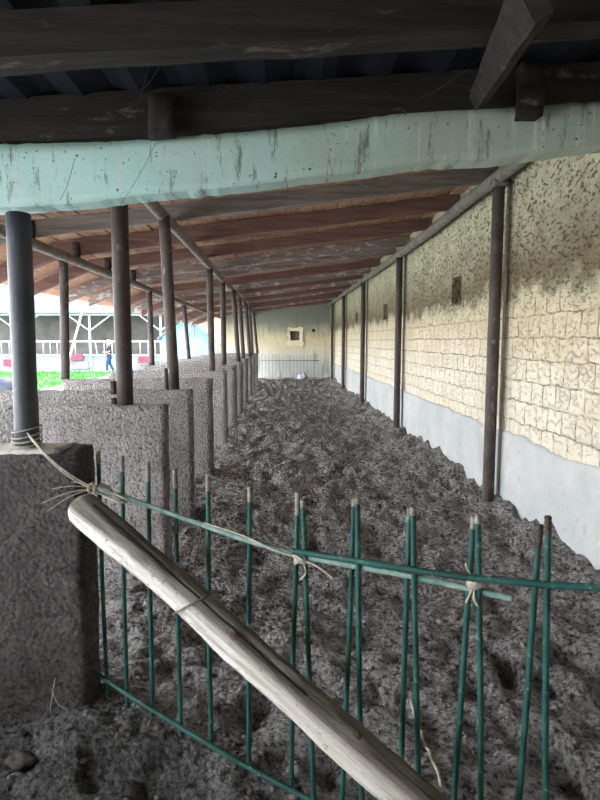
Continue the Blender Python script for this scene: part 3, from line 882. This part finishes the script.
rock(296, 771, .024, 'pale round soil lump behind the bottom bar of the gate', clod_m, name='soil_lump')
def soil_path(pts, r, name, lab, cat, m):
    P = [atz(px, py, .05) for px, py in pts]
    P = [V((p.x, p.y, soil_h(p.x, p.y)+r*.9)) for p in spline(P, 8)]
    bm = bmesh.new(); tube(bm, P, r, 6)
    return tag(link(name, bm, m), lab, cat)
soil_path([(411,694),(418,722),(424,742),(432,765),(441,790)], .006, 'twig', 'pale twig lying on the soil behind the log', 'twig', twine_m)
soil_path([(8,776),(14,772),(20,771)], .006, 'straw', 'short pale straw on the dark soil at the lower left corner', 'straw', twine_m)
bm = bmesh.new()
f_ = lambda px, py: aty(px, py, 2.245)
strand(bm, [f_(50,712), f_(53,690), f_(55,678)], .0016); strand(bm, [f_(52,690), f_(58,704), f_(68,710)], .0016)
tag(link('straw', bm, twine_m), 'thin bent straw stuck on the front of the pillar', 'straw')

# far end: pale barred gate, plastic bag
bgz = aty(290, 379, Y_BACK-.35).z
x0, x1 = aty(262, 370, Y_BACK-.35).x, aty(318, 370, Y_BACK-.35).x
zt = aty(290, 354, Y_BACK-.35).z
t = thing('bar_fence', 'pale grey fence of thin upright bars at the far end wall', 'fence', ((x0+x1)/2, Y_BACK-.35, 0))
for i in range(17):
    x = x0+(x1-x0)*i/16; bm = bmesh.new(); tube(bm, line((x, Y_BACK-.35, -.05), (x+.01*math.sin(i*3), Y_BACK-.35, zt-.05*abs(math.sin(i*2.3))), 2), .011, 6); link('bar', bm, fence_m, t)
for z in (aty(290, 360.5, Y_BACK-.35).z, aty(290, 378, Y_BACK-.35).z):
    bm = bmesh.new(); tube(bm, line((x0-.05, Y_BACK-.37, z), (x1+.05, Y_BACK-.37, z), 2), .014, 6); link('cross_bar', bm, rail_m, t)
p = aty(302.5, 377, 22.6); bm = bmesh.new(); lump(bm, (p.x, 22.6, p.z), .17, 4.4, (1.3,1,.75), 3); lump(bm, (p.x+.05, 22.6, p.z+.13), .06, 9.4, (.8,.8,1.4), 2)
tag(link('plastic_bag', bm, bag_m, None, True, (p.x, 22.6, p.z)), 'crumpled white plastic bag on the soil at the far end', 'bag')
p = aty(313.5, 330.5, Y_BACK); bm = bmesh.new(); lump(bm, (p.x, Y_BACK-.005, p.z), .075, 2.2, (1,.12,1), 2)  # flat dark lump standing in for a small hole in the wall
tag(link('dark_hole_patch', bm, black_m, None, True, (p.x, Y_BACK, p.z)), 'small dark round cap on the far wall, right of the opening', 'cap')

# ------------------------------------------------------------------ yard beyond the stalls
bm = bmesh.new(); rnd = random.Random(4)
GX0, GX1, GY0, GY1 = -22, -8.1, 14.5, 31.5
nx, ny = 50, 50
gg = [[bm.verts.new((GX0+(GX1-GX0)*i/nx, GY0+(GY1-GY0)*j/ny, -.02+.03*noise.noise(V((i*.7, j*.7, 1))))) for i in range(nx+1)] for j in range(ny+1)]
for j in range(ny):
    for i in range(nx): bm.faces.new((gg[j][i], gg[j][i+1], gg[j+1][i+1], gg[j+1][i]))
for i in range(5000):
    x, y = rnd.uniform(GX0, GX1), rnd.uniform(GY0, GY1); a = rnd.uniform(0, 3.14); h = rnd.uniform(.05, .11); wd = .03
    dx, dy = math.cos(a)*wd, math.sin(a)*wd
    bm.faces.new([bm.verts.new(q) for q in ((x-dx, y-dy, -.02), (x+dx, y+dy, -.02), (x+rnd.uniform(-.04,.04), y+rnd.uniform(-.04,.04), h))])
tag(link('lawn_grass', bm, grass_m), 'bright green grass in the yard beyond the partitions', 'grass', kind='stuff')

SY = 33.0
def sx(px): return aty(px, 341, SY).x
def sz(py): return aty(100, py, SY).z
shed = thing('livestock_shed', 'open fronted shed with white corrugated roof across the yard', 'shed', (sx(80), SY, 0))
XL, XR = -21.0, sx(177)
ez = sz(314.5)
bm = bmesh.new(); prev = None; n = 240
for i in range(n+1):
    x = XL+(XR+.3-XL)*i/n; dz = .05*(1 if i % 2 else -1)
    cur = [bm.verts.new(q) for q in ((x, SY-.4, ez+.04+dz), (x, SY+5, ez+2.0+dz), (x, SY+5, ez+2.04+dz), (x, SY-.4, ez+.08+dz))]
    if prev:
        for k_ in range(4): bm.faces.new((prev[k_], prev[(k_+1) % 4], cur[(k_+1) % 4], cur[k_]))
    prev = cur
link('roof_sheet', bm, white_sheet, shed)
bm = bmesh.new(); tube(bm, line((XL, SY, ez), (XR, SY, ez), 2), .06, 8); link('eave_beam', bm, white_metal, shed)
bm = bmesh.new(); box(bm, (XL, SY+4.6, -.1), (XR, SY+4.8, ez+1.8)); link('rear_wall', bm, farwall_m, shed)
bm = bmesh.new(); box(bm, (XR-.1, SY+.3, -.1), (XR, SY+4.6, ez+.3)); link('end_wall', bm, farwall_m, shed)
bm = bmesh.new(); box(bm, (XL, SY+.1, -.1), (XR, SY+.25, sz(356))); link('low_wall', bm, lowwall_m, shed)
for zpx in (341.5, 355):
    bm = bmesh.new(); tube(bm, line((XL, SY, sz(zpx)), (XR, SY, sz(zpx)), 2), .045, 8); link('cross_rail', bm, white_metal, shed)
for px in (-54, 18, 90, 161):
    x = sx(px); bm = bmesh.new(); tube(bm, line((x, SY, -.1), (x, SY, ez), 2), .06, 8); link('shed_post', bm, white_metal, shed)
    for s_ in (-1, 1):
        if px == 161 and s_ == 1: xx = x+.45
        else: xx = x+s_*1.2
        bm = bmesh.new(); tube(bm, line((x, SY, sz(331)), (xx, SY, ez-.02 if abs(xx-x) > 1 else sz(331)+.4), 2), .034, 8); link('brace', bm, white_metal, shed)
for px in (1, 9, 35, 43, 50, 57, 75, 97, 104, 112, 130, 140, 148, 155):
    x = sx(px); lean = .0 if px != 97 else .12
    bm = bmesh.new(); tube(bm, line((x-lean, SY, sz(341.5)), (x, SY, sz(355)), 2), .018, 6); link('baluster', bm, white_metal, shed)
for (p0, p1, y0, y1) in ((3, 14, 359, 366), (70, 83, 354, 360), (138, 150, 357, 362)):
    bm = bmesh.new(); box(bm, (sx(p0), SY-.12, sz(y1)), (sx(p1), SY+.08, sz(y0))); link('pink_panel', bm, pink_m, shed)
for (p0, p1) in ((69, 88), (136, 158)):
    bm = bmesh.new(); box(bm, (sx(p0), SY-.02, sz(369)), (sx(p1), SY+.09, sz(361))); link('grey_panel', bm, farwall_m, shed)

# leaning white pole
a = aty(61, 388, 26); b = aty(84, 305, 26); a = b+(a-b)*((b.z+.05)/(b.z-a.z))
bm = bmesh.new(); tube(bm, line(a, b, 6), .042, 8)
tag(link('white_pole', bm, white_metal, None, True, a), 'white pole leaning in the yard before the far shed', 'pole')
# round stone
p = aty(6, 386, 17); bm = bmesh.new(); lump(bm, (p.x, 17, .22), .36, 1.5, (1.1,1,.95), 3)
tag(link('boulder', bm, slate_m, None, True, (p.x, 17, .1)), 'rounded blue-grey boulder by the grass at the left edge', 'boulder')

# light blue gabled house and salmon building
HY = 28.0
hx = lambda px: aty(px, 341, HY).x
hz = lambda py: aty(180, py, HY).z
house = thing('house', 'light blue gabled house beyond the stalls', 'house', (hx(188), HY, 0))
bm = bmesh.new(); pts = [(hx(162), -.1), (hx(209), -.1), (hx(209), hz(336)), (hx(185), hz(318)), (hx(162), hz(337))]
f0 = [bm.verts.new((x, HY, z)) for x, z in pts]; f1 = [bm.verts.new((x, HY+3.5, z)) for x, z in pts]
bm.faces.new(f0); bm.faces.new(f1[::-1])
for i in range(5): bm.faces.new((f0[i], f0[(i+1) % 5], f1[(i+1) % 5], f1[i]))
link('wall', bm, blue_m, house)
bm = bmesh.new()
for (a, b) in (((hx(158), hz(340)), (hx(185), hz(317))), ((hx(185), hz(317)), (hx(213), hz(339)))):
    q = [bm.verts.new((x, y, z)) for y in (HY-.25, HY+3.7) for x, z in (a, b)]
    q2 = [bm.verts.new(v.co+V((0,0,.08))) for v in q]
    for f in ((q[0],q[1],q[3],q[2]), (q2[0],q2[2],q2[3],q2[1]), (q[0],q[2],q2[2],q2[0]), (q[1],q2[1],q2[3],q[3]), (q[0],q2[0],q2[1],q[1]), (q[2],q[3],q2[3],q2[2])): bm.faces.new(f)
link('roof', bm, white_sheet, house)
bm = bmesh.new(); box(bm, (hx(191), HY-.06, hz(336)), (hx(195), HY, hz(324))); link('vent', bm, farwall_m, house)
BY = 34.5
hx2 = lambda px: aty(px, 341, BY).x
hz2 = lambda py: aty(200, py, BY).z
bl = thing('outbuilding', 'salmon coloured outbuilding with a grey lower part, left of the far end wall', 'building', (hx2(212), BY, 0))
bm = bmesh.new(); box(bm, (hx2(198), BY, hz2(340)), (hx2(236), BY+3, hz2(312))); link('upper_wall', bm, salmon_m, bl)
bm = bmesh.new(); box(bm, (hx2(198), BY, -.1), (hx2(236), BY+3, hz2(340))); link('lower_wall', bm, mott_m, bl)
bm = bmesh.new(); box(bm, (hx2(203), BY-.05, -.1), (hx2(208), BY, hz2(344))); link('door', bm, farwall_m, bl)

# ------------------------------------------------------------------ person walking across the yard
skin_m = mottle('skin', rgb(150,112,94), rgb(136,100,84), 12, .6, 60, .1, .002)
shirt_m = mottle('navy_shirt', rgb(20,26,44), rgb(28,34,52), 10, .9, 60, .3, .005)
jean_m = mottle('blue_trousers', rgb(30,46,80), rgb(38,56,92), 10, .9, 60, .3, .005)
hair_m = mottle('pale_hair', rgb(205,198,188), rgb(180,172,162), 20, .9, 80, .4, .005)
shoe_m = mottle('dark_shoe', (.05,.05,.06), (.09,.09,.1), 10, .6, 50, .2, .003)
PB = V((aty(109.5, 371, 30.5).x, 30.5, -.05))
def skinned(name, nodes, edges, m, root, parent):
    me = bpy.data.meshes.new(name); keys = list(nodes)
    me.from_pydata([V(nodes[q][0]) for q in keys], [(keys.index(a), keys.index(b)) for a, b in edges], [])
    o = bpy.data.objects.new(name, me); COL.objects.link(o)
    md = o.modifiers.new('skin', 'SKIN'); md.use_smooth_shade = True
    for i, q in enumerate(keys):
        sv = me.skin_vertices[0].data[i]; r = nodes[q][1]; sv.radius = r if isinstance(r, tuple) else (r, r); sv.use_root = (q == root)
    o.modifiers.new('sub', 'SUBSURF').levels = 2; o.modifiers['sub'].render_levels = 2
    dg = bpy.context.evaluated_depsgraph_get(); me2 = bpy.data.meshes.new_from_object(o.evaluated_get(dg))
    o.modifiers.clear(); o.data = me2; me2.name = name
    me2.materials.clear(); me2.materials.append(m)
    for q in me2.polygons: q.use_smooth = True
    o.parent = parent
    return o
J = {'pel': ((0,0,.92), (.10,.13)), 'sp': ((-.005,0,1.10), (.085,.115)), 'ch': ((-.01,0,1.28), (.10,.14)), 'nk': ((-.02,0,1.42), .05),
     'hd': ((-.035,0,1.50), (.075,.065)), 'hd2': ((-.03,0,1.60), (.095,.075)), 'nose': ((-.135,0,1.555), .014)}
E_ = [('pel','sp'),('sp','ch'),('ch','nk'),('nk','hd'),('hd','hd2'),('hd','nose')]
for s_, nm_ in ((-1,'l'), (1,'r')):
    fwd = s_
    J.update({'sh'+nm_: ((0, s_*.17, 1.36), .05), 'el'+nm_: ((.05, s_*.22, 1.10), .038), 'wr'+nm_: ((-.17, s_*.17, 1.06), .027), 'pa'+nm_: ((-.24, s_*.15, 1.07), (.016,.032)),
              'hp'+nm_: ((0, s_*.09, .86), .085), 'kn'+nm_: ((-.10 if s_ < 0 else .03, s_*.095, .49), .056), 'an'+nm_: ((-.11 if s_ < 0 else .20, s_*.095, .11), .037),
              'to'+nm_: ((-.25 if s_ < 0 else .08, s_*.10, .04), .032)})
    E_ += [('ch','sh'+nm_),('sh'+nm_,'el'+nm_),('el'+nm_,'wr'+nm_),('wr'+nm_,'pa'+nm_),('pel','hp'+nm_),('hp'+nm_,'kn'+nm_),('kn'+nm_,'an'+nm_),('an'+nm_,'to'+nm_)]
    for f_i, (dz, ln) in enumerate(((.03,.075), (.011,.088), (-.009,.082), (-.028,.064))):
        kA, kB = 'f%d%s' % (f_i, nm_), 'g%d%s' % (f_i, nm_)
        J[kA] = ((-.24-ln*.5, s_*.145, 1.07+dz), .0085); J[kB] = ((-.24-ln*.85, s_*.13, 1.05+dz), .0075)
        E_ += [('pa'+nm_, kA), (kA, kB)]
    J['th'+nm_] = ((-.235, s_*.12, 1.10), .010); E_.append(('wr'+nm_, 'th'+nm_))
body = skinned('person', J, E_, skin_m, 'pel', None)
body.location = PB; body.rotation_euler.z = math.radians(12)
tag(body, 'person in navy shirt and blue trousers walking left across the far yard', 'person')
grow = lambda r, q: tuple(c+q for c in r) if isinstance(r, tuple) else r+q
sh = {q: (J[q][0], grow(J[q][1], .030)) for q in ('pel','sp','ch','shl','shr','ell','elr')}
sh['pel'] = ((0,0,.93), (.145,.175)); sh['ch'] = ((-.01,0,1.30), (.135,.175))
for q in 'lr': p0, p1 = V(J['sh'+q][0]), V(J['el'+q][0]); sh['el'+q] = (p0.lerp(p1, .85), .066)
skinned('shirt', sh, [('pel','sp'),('sp','ch'),('ch','shl'),('ch','shr'),('shl','ell'),('shr','elr')], shirt_m, 'pel', body)
tr = {q: (J[q][0], grow(J[q][1], .026)) for q in ('pel','hpl','hpr','knl','knr','anl','anr')}
skinned('trousers', tr, [('pel','hpl'),('pel','hpr'),('hpl','knl'),('hpr','knr'),('knl','anl'),('knr','anr')], jean_m, 'pel', body)
for q in 'lr':
    a, b = V(J['an'+q][0]), V(J['to'+q][0]); bm = bmesh.new()
    lump(bm, a.lerp(b, .55)+V((0,0,-.015)), .085, 3, (1.5,.55,.55), 2)
    o = link('shoe', bm, shoe_m, None, True); o.parent = body
bm = bmesh.new(); lump(bm, (-.005,0,1.60), .118, 8, (.98,.82,.95), 3)
for v in bm.verts:
    if v.co.x < -.05 and v.co.z < 1.62: v.co.x = -.05+(v.co.x+.05)*.1
o = link('hair', bm, hair_m, None, True); o.parent = body
for s_ in (-1, 1):
    bm = bmesh.new(); lump(bm, (-.118, s_*.03, 1.585), .012, 2, (1,1,1), 1); o = link('eye', bm, black_m, None, True); o.parent = body
    bm = bmesh.new(); lump(bm, (-.025, s_*.078, 1.565), .028, 2, (.7,.35,1), 2); o = link('ear', bm, skin_m, None, True); o.parent = body
bm = bmesh.new(); lump(bm, (-.112, 0, 1.51), .02, 2, (.5,1,.35), 2); o = link('mouth', bm, pink_m, None, True); o.parent = body
